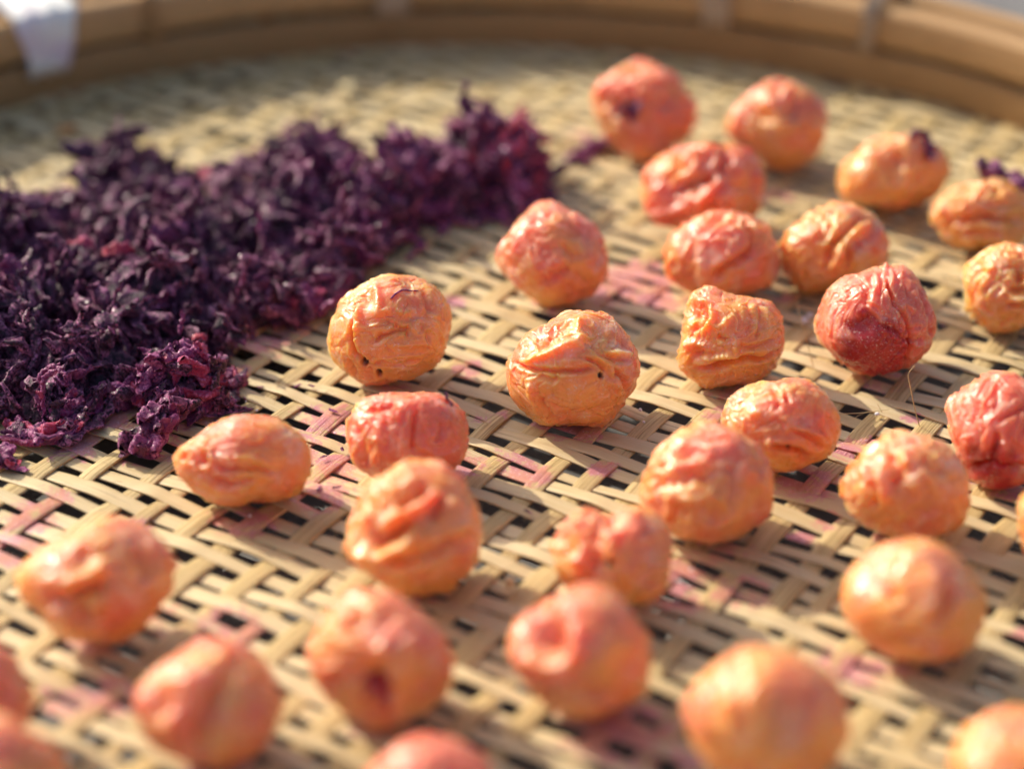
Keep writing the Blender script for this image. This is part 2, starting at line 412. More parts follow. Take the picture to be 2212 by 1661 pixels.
def lashing(px, py, half_mm, flare=0.0, drop=0.0, mat=None):
    """a strap wound round the rim at the azimuth of a picture point on the rim"""
    q = gnd(px, py, .029)[:2] - TC; th = math.atan2(q[1], q[0])
    path = [(.2375, .0150), (.2292, .0142 - drop), (.2286, .0200), (.2286, .0265), (.2300, .0300), (.2370, .0308), (.2440, .0314), (.2500, .0318), (.2545, .0290), (.2552, .0200), (.2548, .0080), (.2500, .0050), (.2420, .0052)]
    # resample
    pts = []
    for a, b in zip(path[:-1], path[1:]):
        for t in (0, .33, .66): pts.append((a[0] + (b[0] - a[0]) * t, a[1] + (b[1] - a[1]) * t))
    pts.append(path[-1]); pts = np.array(pts) + np.array([.007, 0])
    n = len(pts); m = 13; verts = []
    for s in (0, 1):
        for i_, (r, z) in enumerate(pts):
            nx = -(pts[min(i_ + 1, n - 1)][1] - pts[max(i_ - 1, 0)][1]); nz = pts[min(i_ + 1, n - 1)][0] - pts[max(i_ - 1, 0)][0]
            l = math.hypot(nx, nz) or 1; nx /= l; nz /= l
            for j_ in range(m):
                c = (j_ / (m - 1) * 2 - 1)
                wdt = half_mm * .001 * (1 + flare * max(0, (z - .014) / .016) ** 1.0 * (1 if r < .24 else 1))
                a = th + c * wdt / r + .0015 * math.sin(i_ * .9 + px)
                rip = .0006 * math.sin(c * 9 + i_ * .35 + px) + .0003 * math.sin(c * 23 + i_)
                o = rip + (.0 if s else .0004)
                rr = r - abs(nx) * o * (1 if r < .24 else -1); zz = z + nz * o
                verts.append((math.cos(a) * rr, math.sin(a) * rr, zz))
    F = []
    for i_ in range(n - 1):
        for j_ in range(m - 1):
            a = i_ * m + j_; F.append((a, a + 1, a + m + 1, a + m)); b = a + n * m; F.append((b, b + m, b + m + 1, b + 1))
    for i_ in range(n - 1):
        for j_ in (0, m - 1):
            a = i_ * m + j_; F.append((a, a + m, a + m + n * m, a + n * m))
    o = link('lashing', mesh_np('lashing', verts, F, mat or M_TIE), tray)
    return o
lashing(100, 40, 7.0, .55, .0035)
M_TIE2 = mat_plain('cane_tie', (.47, .35, .24), .45)
lashing(858, -20, 5.5, mat=M_TIE2)
lashing(1515, 10, 4.6, .2, mat=M_TIE2)
lashing(1845, 45, 2.4, mat=M_TIE2)
lashing(330, 0, 2.0, mat=M_HOOP)

# ------------------------------------------------------------------ plums
def ico(sub):
    bm = bmesh.new(); bmesh.ops.create_icosphere(bm, subdivisions=sub, radius=1)
    v = np.array([x.co[:] for x in bm.verts]); f = np.array([[q.index for q in x.verts] for x in bm.faces]); bm.free()
    v /= np.linalg.norm(v, axis=1)[:, None]
    return v, f
ICO = {6: ico(6), 7: ico(7)}
def seg_dist(u, v, pts):
    d = np.full(len(u), 9.0); par = np.zeros(len(u)); n = len(pts) - 1
    for i_ in range(n):
        ax, ay = pts[i_]; bx, by = pts[i_ + 1]; ex, ey = bx - ax, by - ay; L2 = ex * ex + ey * ey + 1e-9
        t = np.clip(((u - ax) * ex + (v - ay) * ey) / L2, 0, 1)
        dd = np.hypot(u - ax - t * ex, v - ay - t * ey); m = dd < d
        d = np.where(m, dd, d); par = np.where(m, (i_ + t) / n, par)
    return d, par
BAMBOO_TOP = .0006
PLUMS = {}
GRP = 'salted plums drying on the bamboo tray'
def plum(key, cx, cy, S, red=.3, feats=(), label='', wr=1.0, sub=6, seed=0, reds=(), aniso=None, freq=2.0, low=.085):
    V, F = ICO[sub]
    S = np.array(S, float) * .975; S = S.mean() + (S - S.mean()) * 1.15
    fk = 1.45 if sub < 7 else 1.0
    if sub < 7: wr = wr * 1.5; low = low * 1.35
    Rm = S.mean()
    th = np.arctan2(V[:, 1], V[:, 0]) % (2 * math.pi)
    k = len(S); ks = np.arange(-3, k + 3); ang = ks * 2 * math.pi / k
    # periodic Catmull-Rom
    t = th / (2 * math.pi) * k; i0 = np.floor(t).astype(int); f = t - i0
    g = lambda j: S[(i0 + j) % k]
    Si = .5 * ((2 * g(0)) + (-g(-1) + g(1)) * f + (2 * g(-1) - 5 * g(0) + 4 * g(1) - g(2)) * f ** 2 + (-g(-1) + 3 * g(0) - 3 * g(1) + g(2)) * f ** 3)
    sin2 = V[:, 0] ** 2 + V[:, 1] ** 2
    Se = Rm + (Si - Rm) * sstep(0, .8, sin2)
    base = np.column_stack([Se * V[:, 0], Se * V[:, 1], .97 * Rm * V[:, 2]]) / Rm
    rs = np.random.default_rng(1000 + seed)
    ax = np.array(aniso if aniso is not None else rs.normal(size=3), float); ax /= np.linalg.norm(ax)
    st = V - .45 * (V @ ax)[:, None] * ax[None]         # folds run along ax
    wq = np.column_stack([noise(st * 1.7, seed + a) for a in (11, 12, 13)])
    q = st * freq + wq * 1.1
    disp = low * (noise(V * 1.3 + seed, seed + 1) * 1.4 + 1.1 * (np.sqrt(np.abs(noise(V * 1.15 + seed * 2.3, seed + 8)) + .01) - .4))
    n1 = noise(q * 1.0, seed + 2); n2 = noise(q * 1.9 + 3, seed + 3); n3 = noise(q * 3.8 + wq * 1.5, seed + 4); n4 = noise(q * 1.35 + 7, seed + 6)
    mask = sstep(-.25, .35, noise(V * 1.5 + 4.2, seed + 5))
    disp += wr * .125 * (np.sqrt(np.abs(n1) + (.02 if sub < 7 else .006)) - .37) * (1.25 if sub < 7 else 1) * (.55 + .6 * mask)
    disp -= wr * .075 * np.exp(-(n2 / (.085 if sub < 7 else .055)) ** 2) * (.3 + .9 * mask)
    disp += wr * .060 * np.exp(-(n4 / (.11 if sub < 7 else .075)) ** 2) * (.35 + .8 * (1 - mask))
    disp += wr * (.012 if sub < 7 else .024) * (np.sqrt(np.abs(n3) + .003) - .3) * (.3 + mask)
    u, v = V[:, 0] * Se / Rm, V[:, 1] * Se / Rm
    fr = sstep(-.05, .25, V[:, 2]); calm = np.ones(len(V)); fd = np.zeros(len(V)); hole = np.zeros(len(V)); deep = np.zeros(len(V)); rd = np.zeros(len(V))
    wu = u + .05 * noise(V * 4, seed + 31); wv = v + .05 * noise(V * 4 + 9, seed + 32)
    for ft in feats:
        if ft[0] in 'cr':
            _, pts, dep, wd = ft; dep = dep * 1.4 * fk; dd, par = seg_dist(wu, wv, pts)
            fade = sstep(0, .18, par) * sstep(0, .18, 1 - par) * .8 + .2
            if ft[0] == 'c':
                pr = np.exp(-np.abs(dd / wd) ** 1.2) * 1.15 - .30 * np.exp(-((dd - 2.0 * wd) / (1.1 * wd)) ** 2)
                fd -= dep * pr * fade
            else:
                fd += dep * np.exp(-(dd / wd) ** 2) * fade
        elif ft[0] == 'd':
            _, a, b, r_, dep = ft; dep = dep * 1.3 * fk; dd = np.hypot(wu - a, wv - b)
            fd -= dep * np.exp(-(dd / r_) ** 2)
        elif ft[0] == 'h':
            _, a, b, r_ = ft; dd = np.hypot((u - a), (v - b) * .8)
            hm = sstep(r_ * 1.15, r_ * .7, dd) * (V[:, 2] > 0); hole = np.maximum(hole, hm); fd -= .10 * hm
            fd += .015 * np.exp(-((dd - r_ * 1.5) / (r_ * .5)) ** 2)
        elif ft[0] == 'x':
            _, a, b, r_, kk = ft; dd = np.hypot(u - a, v - b); deep = np.maximum(deep, kk * sstep(r_ * 1.3, r_ * .55, dd + .16 * noise(V * 5, seed + 41)) * fr)
        elif ft[0] == 'k':      # calm area
            _, a, b, r_, kk = ft; dd = np.hypot(u - a, v - b); calm *= 1 - kk * .6 * np.exp(-(dd / r_) ** 2) * fr
        elif ft[0] == 'q':      # redder area
            _, a, b, r_, kk = ft; dd = np.hypot(u - a, v - b); rd += kk * np.exp(-(dd / r_) ** 2) * fr
    nf = len([1 for f_ in feats if f_[0] in 'cr'])
    if nf > 4: disp *= 1 - .40 * fr
    disp = disp * calm + fd * fr
    edge_damp = 1 - .28 * np.exp(-(V[:, 2] / .35) ** 2)
    disp *= edge_damp; disp -= np.mean(disp[np.abs(V[:, 2]) < .3])
    P = base * (1 + disp)[:, None]
    # place: centre along the view ray so that the underside rests on the weave
    d = ray(cx, cy); M = np.stack([CR, CU, -CF], 0)
    Wd = P @ M                                  # world offsets for unit radius
    # tune so the ray direction is the viewing axis of this plum
    low_z = np.percentile(Wd[:, 2], 0.4)
    # centre = CP + d*Z ; radius = Rm/FP*Z ; CAM_H + d.z*Z + low_z*Rm/FP*Z = top of weave
    Z = (BAMBOO_TOP - CAM_H) / (d[2] + low_z * Rm / FP)
    c = CP + d * Z; rad = Rm / FP * Z
    W = Wd * rad
    zf = BAMBOO_TOP - c[2]
    dz = W[:, 2] - zf
    W[:, 2] = np.where(dz < .0012, zf + .0012 * np.exp(np.minimum((dz - .0012) / .0012, 0)), W[:, 2])
    me = mesh_np('pickled_plum', W, F, M_PLUM)
    attr(me, 'red', red + rd + .35 * noise(V * 1.6 + 2, seed + 7) * 1.6 + .10 * sstep(-.2, .8, V[:, 1]))
    attr(me, 'deep', deep); attr(me, 'hole', hole)
    o = link('pickled_plum', me, loc=c)
    tag(o, label, 'plum', GRP)
    PLUMS[key] = (c, rad, W, V, u, v)
    return o
C, RG, D, H, XX, K, Q = 'c', 'r', 'd', 'h', 'x', 'k', 'q'
c_, r_ = (lambda pts, dep=.06, wd=.045: ('c', pts, dep, wd)), (lambda pts, dep=.045, wd=.06: ('r', pts, dep, wd))
plum(1, 1392, 240, [109,97,103,108,106,110,113,103,101,107,102,110], .55, [('d',-.62,.02,.14,.10),('d',.35,.1,.25,.08),r_([(-.5,.5),(-.1,.55),(.2,.4)],.04,.16),('q',.3,0,.6,.4)], 'red plum farthest back, with a dark purple leaf scrap stuck on its side', .6, seed=1, low=.08)
plum(2, 1680, 272, [104,105,98,100,93,100,107,85,85,97,101,106], .35, [r_([(-.2,.5),(-.05,.0),(-.15,-.35)],.08,.14),('d',.15,.3,.25,.12),('d',-.55,.15,.16,.05),('q',.4,.2,.5,.3)], 'orange plum with a pale folded ridge, alone below the right part of the far rim', .6, seed=2, low=.09)
plum(3, 1927, 370, [116,110,93,83,79,93,110,112,92,90,92,104], .15, [('d',0,.1,.28,.10),r_([(.15,.65),(.2,.2),(.05,-.2)],.05,.12),('q',.1,.1,.3,.4),c_([(.3,-.5),(.6,0),(.6,.4)],.04,.1)], 'oblong orange plum tilted up to the right, purple leaf scrap near its upper end', .5, seed=3, low=.08)
plum(4, 2122, 467, [113,100,90,78,80,98,112,98,85,76,85,100], .12, [r_([(-.2,.2),(.2,.35),(.6,.3)],.04,.14),c_([(-.9,-.2),(-.3,-.1),(.5,-.15),(1,-.1)],.09,.09),c_([(-.6,-.45),(0,-.4),(.8,-.4)],.05,.06),r_([(-.3,-.28),(.5,-.26)],.04,.06),('d',.15,.55,.12,.08)], 'squat wrinkled orange plum at the right edge with a purple leaf scrap on its top', .9, seed=4)
plum(5, 1523, 400, [128,118,105,95,100,115,130,132,112,100,110,125], .55, [c_([(-.65,-.25),(-.35,-.08),(0,0),(.1,.1)],.13,.10),r_([(-.5,-.4),(-.1,-.3),(.1,-.05),(.1,.2)],.07,.09),r_([(-.5,.4),(-.2,.6),(.2,.65)],.04,.12),c_([(.3,.7),(.32,.4),(.2,.1)],.05,.08),('x',-.6,-.75,.25,.35),('q',-.7,-.4,.5,.4)], 'broad pinkish plum with a deep slanting fold, right behind the round pink one', .8, seed=5)
plum(6, 1190, 550, [120,118,112,112,108,105,118,112,102,108,118,122], .48, [('k',-.3,.2,.8,.85),c_([(-.1,-.5),(.3,-.35),(.6,-.45)],.05,.09),c_([(.2,.2),(.4,-.1),(.3,-.4)],.04,.10),('d',.4,.0,.2,.05),('q',-.35,.05,.5,.4)], 'smooth coral plum with blunt top nearest to the purple leaf heap', .55, seed=6, low=.10)
plum(7, 1562, 550, [116,118,100,96,100,108,124,118,105,97,100,118], .60, [r_([(-.5,.75),(0,.8),(.25,.6),(.4,.2)],.05,.09),c_([(-.3,-.55),(0,-.3),(.45,-.05),(.5,.1)],.09,.08),c_([(.35,.75),(.45,.35),(.55,.05)],.07,.07),r_([(.5,.7),(.75,.3),(.7,-.2)],.04,.12),r_([(.05,.5),(.2,.3),(.1,.1)],.03,.07),r_([(-.6,-.1),(-.4,-.7)],.05,.1)], 'lumpy pink plum with a pale lower left, standing behind the square-shouldered plum', .9, seed=7)
plum(8, 1800, 535, [116,115,105,95,92,100,115,112,105,96,95,105], .18, [r_([(-.6,.1),(-.5,.3)],.03,.08),r_([(-.1,-.5),(0,-.1),(.4,.35),(.7,.5)],.05,.07),c_([(-.3,-.55),(-.2,-.1),(.1,.3),(.6,.65)],.08,.07),c_([(.1,-.6),(.2,-.1),(.6,.2)],.05,.07),r_([(.2,-.4),(.5,0)],.04,.07),('q',.7,.1,.45,.7)], 'yellowish orange plum behind the dark red one, folds slanting over its face', 1.0, seed=8)
plum(9, 2180, 622, [105,98,96,95,95,98,100,98,95,96,98,102], .15, [c_([(-.3,.45),(0,.5),(.1,.2),(-.1,0)],.07,.1),c_([(-.2,-.1),(.3,-.05),(.8,-.1)],.09,.07),r_([(-.5,.6),(-.7,.1),(-.6,-.4)],.04,.12),c_([(-.3,-.4),(.2,-.45),(.6,-.5)],.08,.07),r_([(-.1,-.28),(.4,-.27)],.05,.07),('d',.05,.2,.15,.08)], 'deeply creased orange plum cut off by the right edge, below the squat one', 1.2, seed=9)
plum(10, 840, 713, [132,136,132,121,116,125,134,134,130,119,119,131], .30, [
 c_([(-.57,.15),(-.60,-.13),(-.54,-.38),(-.30,-.66)],.10,.035), c_([(-.20,-.24),(-.05,-.12),(.15,-.06),(.36,-.04),(.40,-.17)],.075,.04), c_([(.10,.05),(.25,.0),(.42,.02)],.05,.04),
 r_([(-.25,.78),(-.12,.5),(-.14,.28),(.1,.33)],.06,.07), ('d',-.34,.55,.12,.07), ('d',-.62,.37,.12,.05), ('d',.12,.15,.16,.06), ('d',.42,.84,.2,.07),
 r_([(-.46,.45),(-.42,.12),(-.5,-.1)],.05,.07), c_([(-.68,-.47),(-.66,-.62),(-.52,-.80)],.06,.035), ('h',-.39,-.585,.062), ('h',-.14,-.775,.058), c_([(-.28,-.64),(-.05,-.58),(.3,-.62),(.5,-.5)],.05,.04),
 r_([(.15,.28),(.45,.3),(.7,.35)],.035,.06), c_([(.62,.7),(.68,.5),(.8,.3)],.05,.05), r_([(.3,-.25),(.6,-.2),(.75,-.35)],.03,.06), c_([(.55,.15),(.72,-.1),(.7,-.4)],.035,.05), r_([(.78,.35),(.85,.0)],.03,.05)],
 'wrinkled orange plum with two dark holes low down and a purple thread on top', .8, sub=7, seed=10, freq=2.2)
plum(11, 1237, 795, [146,141,137,129,119,132,145,143,141,125,139,138], .22, [
 c_([(-1.0,.06),(-.8,.02),(-.57,-.05),(-.18,-.06),(.11,-.04),(.27,.0)],.075,.035), r_([(-.80,.10),(-.62,.14),(-.46,.24),(-.15,.36),(.11,.42),(.28,.52)],.075,.06), r_([(.12,.41),(.06,.60),(.13,.80)],.06,.06),
 c_([(-.62,.2),(-.40,.45),(-.15,.62),(0,.8)],.04,.10), ('d',.40,.66,.22,.05), r_([(.20,.36),(.37,.14),(.56,.02),(.60,-.12)],.055,.05), c_([(.62,.0),(.78,-.18),(.86,-.38)],.075,.04),
 c_([(.12,.14),(.36,.08),(.48,-.06)],.05,.03), r_([(-.27,.07),(0,.10),(.24,.06)],.035,.04), r_([(-.68,-.22),(-.66,-.42),(-.52,-.62)],.05,.05), c_([(-.55,-.42),(-.45,-.70),(-.30,-.85)],.05,.05),
 ('h',.42,-.12,.045), c_([(-.15,-.74),(.15,-.76),(.5,-.62)],.045,.07), r_([(.45,-.2),(.68,-.3),(.8,-.5)],.045,.06), c_([(-.6,-.12),(-.35,-.2),(-.25,-.12)],.04,.04), ('d',.75,.38,.2,.04),
 r_([(.5,.26),(.75,.27),(.95,.20)],.045,.05), c_([(.5,.17),(.75,.16),(.95,.10)],.04,.045), ('k',.1,-.5,.45,.6), r_([(-.95,.32),(-.75,.5),(-.5,.72)],.03,.08), ('q',-.5,.55,.4,.25), ('q',.75,.0,.4,.3)],
 'orange plum in sharp focus at the centre, one hole beside its middle crease', .75, sub=7, seed=11, freq=2.3)
plum(12, 1577, 727, [118,121,101,98,126,111,109,128,118,111,114,118], .30, [
 ('d',-.64,.42,.16,.14), c_([(-.5,.62),(-.50,.40),(-.62,.2),(-.75,.05)],.07,.05), r_([(-.72,.68),(-.5,.62),(-.4,.35),(-.45,.2)],.06,.06), c_([(-.34,.0),(-.16,-.10)],.07,.05), r_([(-.66,.08),(-.48,.22),(-.3,.15),(.0,.38)],.05,.06),
 c_([(-.84,-.68),(-.39,-.62),(.0,-.50),(.18,-.47),(.52,-.43),(.92,-.26)],.12,.05), r_([(-.6,-.5),(-.3,-.42),(.0,-.36),(.03,-.1)],.07,.07), r_([(.60,.58),(.66,.15),(.58,-.12)],.045,.05), c_([(.48,.6),(.5,.2),(.42,-.05)],.04,.05), r_([(.15,-.32),(.5,-.28),(.9,-.12)],.035,.04), c_([(.1,-.22),(.5,-.2),(.85,-.02)],.03,.035),
 ('d',-.73,-.38,.13,.10), r_([(-.95,-.2),(-.75,-.12),(-.55,-.2),(-.5,-.4)],.05,.06), ('h',.90,-.26,.025), c_([(.25,.72),(.32,.3),(.2,.0)],.03,.06)],
 'pale orange plum with square shoulders and a heavy fold round its base', .8, sub=7, seed=12, freq=2.4)
plum(13, 1895, 692, [129,120,124,117,117,122,127,125,122,124,123,126], 1.1, [
 c_([(.12,.85),(.09,.6),(.14,.37),(.3,.08),(.46,-.2),(.33,-.33)],.075,.035), ('d',-.38,-.12,.22,.10), c_([(-.1,-.12),(.1,-.18),(.35,-.33)],.05,.04), c_([(.49,-.15),(.48,-.5),(.45,-.95)],.085,.035), c_([(.60,.6),(.78,.2),(.86,-.1),(.88,-.35)],.07,.04),
 c_([(.05,.9),(-.05,.6),(-.12,.35)],.05,.05), c_([(-.15,.85),(-.3,.5),(-.38,.2)],.045,.06), c_([(.2,.9),(.4,.6),(.5,.3)],.04,.05), ('r',[(.10,.92),(.13,1.0)],.10,.05), r_([(.2,.15),(.35,.25),(.6,.1)],.035,.05), r_([(.5,.0),(.65,-.1),(.6,-.3)],.04,.05), c_([(.3,-.33),(.5,-.4),(.75,-.35)],.05,.04),
 ('x',-.10,-.60,.62,1.0), ('x',-.35,-.15,.34,1.0), ('k',-.1,-.6,.35,.7), r_([(-.1,.55),(-.2,.2)],.03,.06), ('x',.2,-.95,.3,.9)],
 'dark red round plum with a small nub on top and a deep crimson lower half', .8, sub=7, seed=13, aniso=(.1, 1, .1), freq=2.4)
plum(14, 2160, 925, [121,120,122,125,118,121,114,112,126,130,125,120], 1.0, [
 c_([(-.3,.05),(0,.3),(.35,.45)],.07,.06), r_([(-.5,.5),(-.25,.45)],.05,.12), c_([(-.3,.0),(-.25,-.3),(-.35,-.55)],.09,.07), r_([(-.75,-.1),(-.65,-.35)],.05,.09), c_([(-.8,-.75),(-.3,-.62),(.3,-.75),(.8,-.7)],.12,.08), c_([(.3,.6),(.4,.2),(.2,-.1)],.06,.07), r_([(-.15,-.15),(-.1,-.45)],.05,.08), ('x',-.6,-.55,.3,.55), ('x',-.2,-.72,.5,.8), ('q',.2,.1,1,.5)],
 'bright red glossy plum cut off by the right edge, in line with the central plum', .9, sub=7, seed=14, freq=2.0)
plum(15, 1687, 918, [125,122,115,103,107,120,126,116,105,105,107,124], .28, [
 c_([(-.38,-.42),(0,-.44),(.25,-.5),(.5,-.66)],.13,.07), ('h',.06,-.44,.05), r_([(-.36,-.30),(-.28,-.36)],.10,.07), ('d',.32,.16,.16,.09), c_([(.1,-.1),(.45,-.22),(.8,-.45)],.07,.05), r_([(.15,-.02),(.5,-.1),(.75,-.3)],.05,.06),
 c_([(-.25,.75),(-.12,.5),(-.2,.3)],.05,.05), c_([(.0,.6),(.05,.4)],.06,.05), r_([(-.12,.7),(.0,.35),(.15,.5)],.05,.06), r_([(-.75,.2),(-.4,.25)],.04,.1), c_([(.55,.5),(.62,.1),(.75,-.2)],.035,.05), r_([(.68,.4),(.75,.0),(.82,-.3)],.03,.04), c_([(-.5,.0),(-.2,.1),(.0,.0)],.04,.07), ('q',.65,.1,.3,.5)],
 'pale peach plum tucked behind a larger one, dark pit in its lower fold', .8, sub=7, seed=15, freq=2.3)
plum(16, 878, 925, [134,116,92,83,93,113,130,139,125,120,120,138], .85, [
 c_([(-.75,.32),(-.5,.42),(-.15,.45)],.09,.06), c_([(.24,.4),(.2,.1),(.17,-.15),(.15,-.45)],.07,.05), c_([(-.98,.05),(-.80,-.3),(-.72,-.7)],.07,.06), r_([(-.12,.5),(-.2,.3),(-.1,.15)],.05,.08), r_([(.0,.1),(-.05,-.2),(.0,-.5)],.04,.06), r_([(.4,.35),(.42,.05),(.5,-.2)],.04,.06), r_([(-.55,-.1),(-.5,-.4),(-.6,-.7)],.045,.06), c_([(-.35,.2),(-.3,-.1),(-.35,-.4)],.04,.06), c_([(.65,.3),(.72,0),(.6,-.3)],.04,.06), ('x',-.42,.42,.22,.45), ('q',.1,.4,.6,.4)],
 'short crimson-topped plum with vertical pleats, behind the tall glossy orange plum', .9, sub=7, seed=16, freq=2.4)
plum(17, 517, 995, [152,141,113,102,97,112,145,125,108,102,106,141], .32, [
 ('d',-.60,.06,.10,.15), r_([(-.62,.3),(-.42,.2),(-.42,-.02)],.06,.06), r_([(-.8,-.02),(-.62,-.12),(-.45,-.1)],.05,.06), c_([(-.35,-.05),(.0,-.12),(.4,-.1),(.8,-.2)],.07,.06), r_([(-.3,.08),(.1,.1),(.5,.05)],.05,.06), c_([(-.5,-.3),(-.1,-.38),(.4,-.28)],.06,.06), r_([(-.4,-.5),(0,-.48),(.4,-.36)],.04,.05), c_([(-.8,.15),(-.95,0)],.05,.05), c_([(.1,.3),(.6,.35),(1,.15)],.03,.06), ('q',.0,.5,.5,.5), c_([(-.9,-.25),(-.6,-.5),(-.3,-.65)],.04,.05)],
 'oval plum lying on its side in front of the purple leaves, reddish on top', .8, sub=7, seed=17, aniso=(1, .1, 0), freq=2.3)
plum(18, 1527, 1047, [144,140,134,132,132,136,144,140,134,130,134,142], .42, [
 c_([(-.6,.5),(-.2,.55),(.05,.4)],.05,.09), c_([(-.7,.0),(-.3,.2),(.0,.1)],.06,.10), r_([(.2,.75),(.45,.45),(.55,0)],.04,.12), r_([(-.3,.25),(-.1,.35),(0,.7)],.04,.08), r_([(-.5,-.2),(0,-.15),(.3,-.3)],.03,.10), c_([(.3,.4),(.35,0),(.2,-.4)],.035,.09), r_([(-.6,-.45),(0,-.6),(.6,-.4)],.035,.08), ('q',-.2,.5,.5,.4)],
 'large round plum overlapping the pale pitted one, its face softly creased', .75, seed=18)
plum(19, 1960, 1052, [140,130,123,118,120,127,134,130,122,117,130,139], .34, [
 r_([(-.6,.4),(-.5,.0),(-.6,-.3)],.05,.08), c_([(-.75,.2),(-.68,-.1),(-.72,-.4)],.07,.07), c_([(-.4,.6),(-.25,.3),(-.4,.05)],.07,.07), r_([(-.2,.65),(-.1,.35)],.04,.08), ('k',.3,-.2,.5,.6), c_([(.1,.6),(.3,.35),(.6,.3)],.05,.10), r_([(-.1,-.05),(.1,.2),(.4,.1)],.05,.14), c_([(-.3,-.6),(.2,-.7),(.7,-.5)],.03,.08)],
 'rounded orange plum with short pleats on its left, in front of the bright red one', .75, seed=19)
plum(20, 902, 1143, [144,142,147,149,142,141,150,150,138,144,150,152], .33, [
 r_([(-.95,.0),(-.82,-.28),(-.5,-.34),(-.16,-.12),(.02,.10)],.09,.075), c_([(-.65,.05),(-.5,-.15),(-.25,.02),(.0,.2)],.12,.085), r_([(-.42,.12),(-.22,.26),(.12,.40),(.30,.58)],.08,.07), c_([(-.35,.45),(.0,.6),(.2,.8)],.09,.10), c_([(.15,.2),(.35,.35),(.45,.6)],.06,.08), c_([(-.6,-.5),(-.1,-.4),(.3,-.25),(.8,-.1)],.06,.07), r_([(-.5,-.6),(.0,-.52),(.6,-.3)],.045,.07), r_([(.5,.0),(.75,.1),(.9,-.05)],.04,.08), ('d',.15,-.8,.25,.04), ('d',-.55,.55,.2,-.04)],
 'big glossy upright orange plum with bold sweeping folds, in front of the crimson-topped one', .85, seed=20)
plum(21, 1320, 1205, [125,138,128,100,120,128,122,118,112,104,118,132], .25, [
 ('h',-.06,-.02,.06), ('d',-.06,.02,.16,.07), r_([(-.7,.6),(-.5,.2),(-.6,-.2)],.07,.14), c_([(-.45,.7),(-.25,.3),(-.4,-.2)],.09,.12), ('d',.0,.75,.2,.10), r_([(.2,.7),(.45,.5)],.05,.15), ('d',.1,.3,.15,.05), ('q',.3,.6,.5,.5)],
 'knobbly orange plum with a small brown pit, wedged between three bigger ones', .7, seed=21)
plum(22, 207, 1255, [163,168,148,134,128,144,166,146,143,138,143,156], .30, [
 c_([(-.7,-.15),(-.3,-.25),(.05,-.05),(.3,.05)],.12,.11), ('d',-.05,-.42,.16,.14), r_([(-.6,.1),(-.2,.05),(.1,.2),(.3,.4)],.06,.12), r_([(-.4,-.65),(.0,-.6),(.3,-.6)],.06,.10), c_([(.7,.6),(.85,.3),(.8,.0)],.06,.09), ('k',.4,.0,.4,.6), ('d',0,.35,.2,.05), r_([(.1,-.35),(.25,-.1)],.05,.12)],
 'out-of-focus orange plum with a big dark fold, at the left below the leaves', .6, seed=22, low=.08)
plum(23, 825, 1415, [158,134,132,146,154,150,155,150,150,150,152,158], .38, [
 ('d',-.04,-.38,.20,.20), ('x',-.03,-.42,.26,1.0), r_([(-.6,.3),(-.2,.15),(.3,.2)],.06,.16), ('d',.1,.6,.2,.06), r_([(-.5,.8),(-.6,.4)],.05,.14), c_([(-.5,-.2),(-.2,-.15),(.2,-.15)],.05,.12), c_([(-.3,-.85),(0,-.7),(.2,-.85)],.05,.08), ('q',.2,.6,.5,.3)],
 'blurred orange plum with a crimson pit in its lower face, touching the tall plum behind', .6, seed=23, low=.07)
plum(24, 1255, 1410, [155,150,150,148,140,150,160,140,135,140,150,160], .50, [
 ('d',-.45,.34,.24,.20), r_([(-.9,.05),(-.6,-.12),(-.25,-.05),(-.1,.25),(-.2,.55)],.09,.11), c_([(-.7,-.5),(-.1,-.6),(.5,-.45)],.06,.10), r_([(-.6,.75),(0,.8),(.5,.55)],.04,.14), r_([(.1,-.1),(.35,.1),(.3,.3)],.03,.15), c_([(-.65,-.65),(-.5,-.35)],.06,.08)],
 'reddish plum with a deep round hollow on its upper left, near the bottom edge', .55, seed=24, low=.07)
plum(25, 1972, 1300, [158,142,140,142,140,143,158,142,132,133,145,158], .25, [
 ('k',-.1,.2,.5,.8), c_([(.1,-.35),(.3,-.1),(.4,.4)],.07,.12), c_([(-.5,.35),(-.45,.15),(-.35,.1)],.04,.09), r_([(-.7,.1),(-.3,-.25),(.1,-.2),(.2,.3),(.0,.6)],.04,.16), c_([(-.6,-.45),(-.2,-.5),(.4,-.6)],.06,.10), r_([(.5,.35),(.7,.1)],.03,.15)],
 'blurred peach plum with one smooth pale cheek, at right below the pleated orange one', .5, seed=25, low=.06)
plum(26, 445, 1520, [155,150,140,137,127,140,152,145,138,142,150,158], .42, [
 c_([(.1,-.9),(.05,-.3),(.25,.2),(.45,.7)],.08,.14), r_([(-.5,.5),(-.2,.4),(.1,.3)],.05,.12), c_([(-.75,.4),(-.6,.0),(-.5,.2)],.05,.10), r_([(-.5,-.3),(-.3,.0)],.05,.15), r_([(.3,.75),(.35,.9)],.05,.1), ('q',-.5,-.5,.6,.3)],
 'blurred plum with an upright groove down its middle, near the lower left corner', .5, seed=26, low=.08)
plum(27, 1655, 1548, [178,168,160,160,156,168,182,172,165,165,170,175], .30, [
 ('k',.0,.2,.8,.6), r_([(-.65,.4),(-.5,.1),(-.6,-.2)],.04,.14), c_([(-.7,.6),(-.72,.25)],.04,.09), c_([(-.3,-.6),(.1,-.1),(.1,.5)],.04,.16)],
 'largest and most blurred smooth orange plum, cut off by the bottom edge', .4, seed=27, low=.06)
plum(28, 935, 1710, [145,135,128,126,128,140,150,140,135,135,140,145], .85, [('k',0,.3,.8,.6)], 'pink plum whose top alone shows at the bottom edge', .5, seed=28)
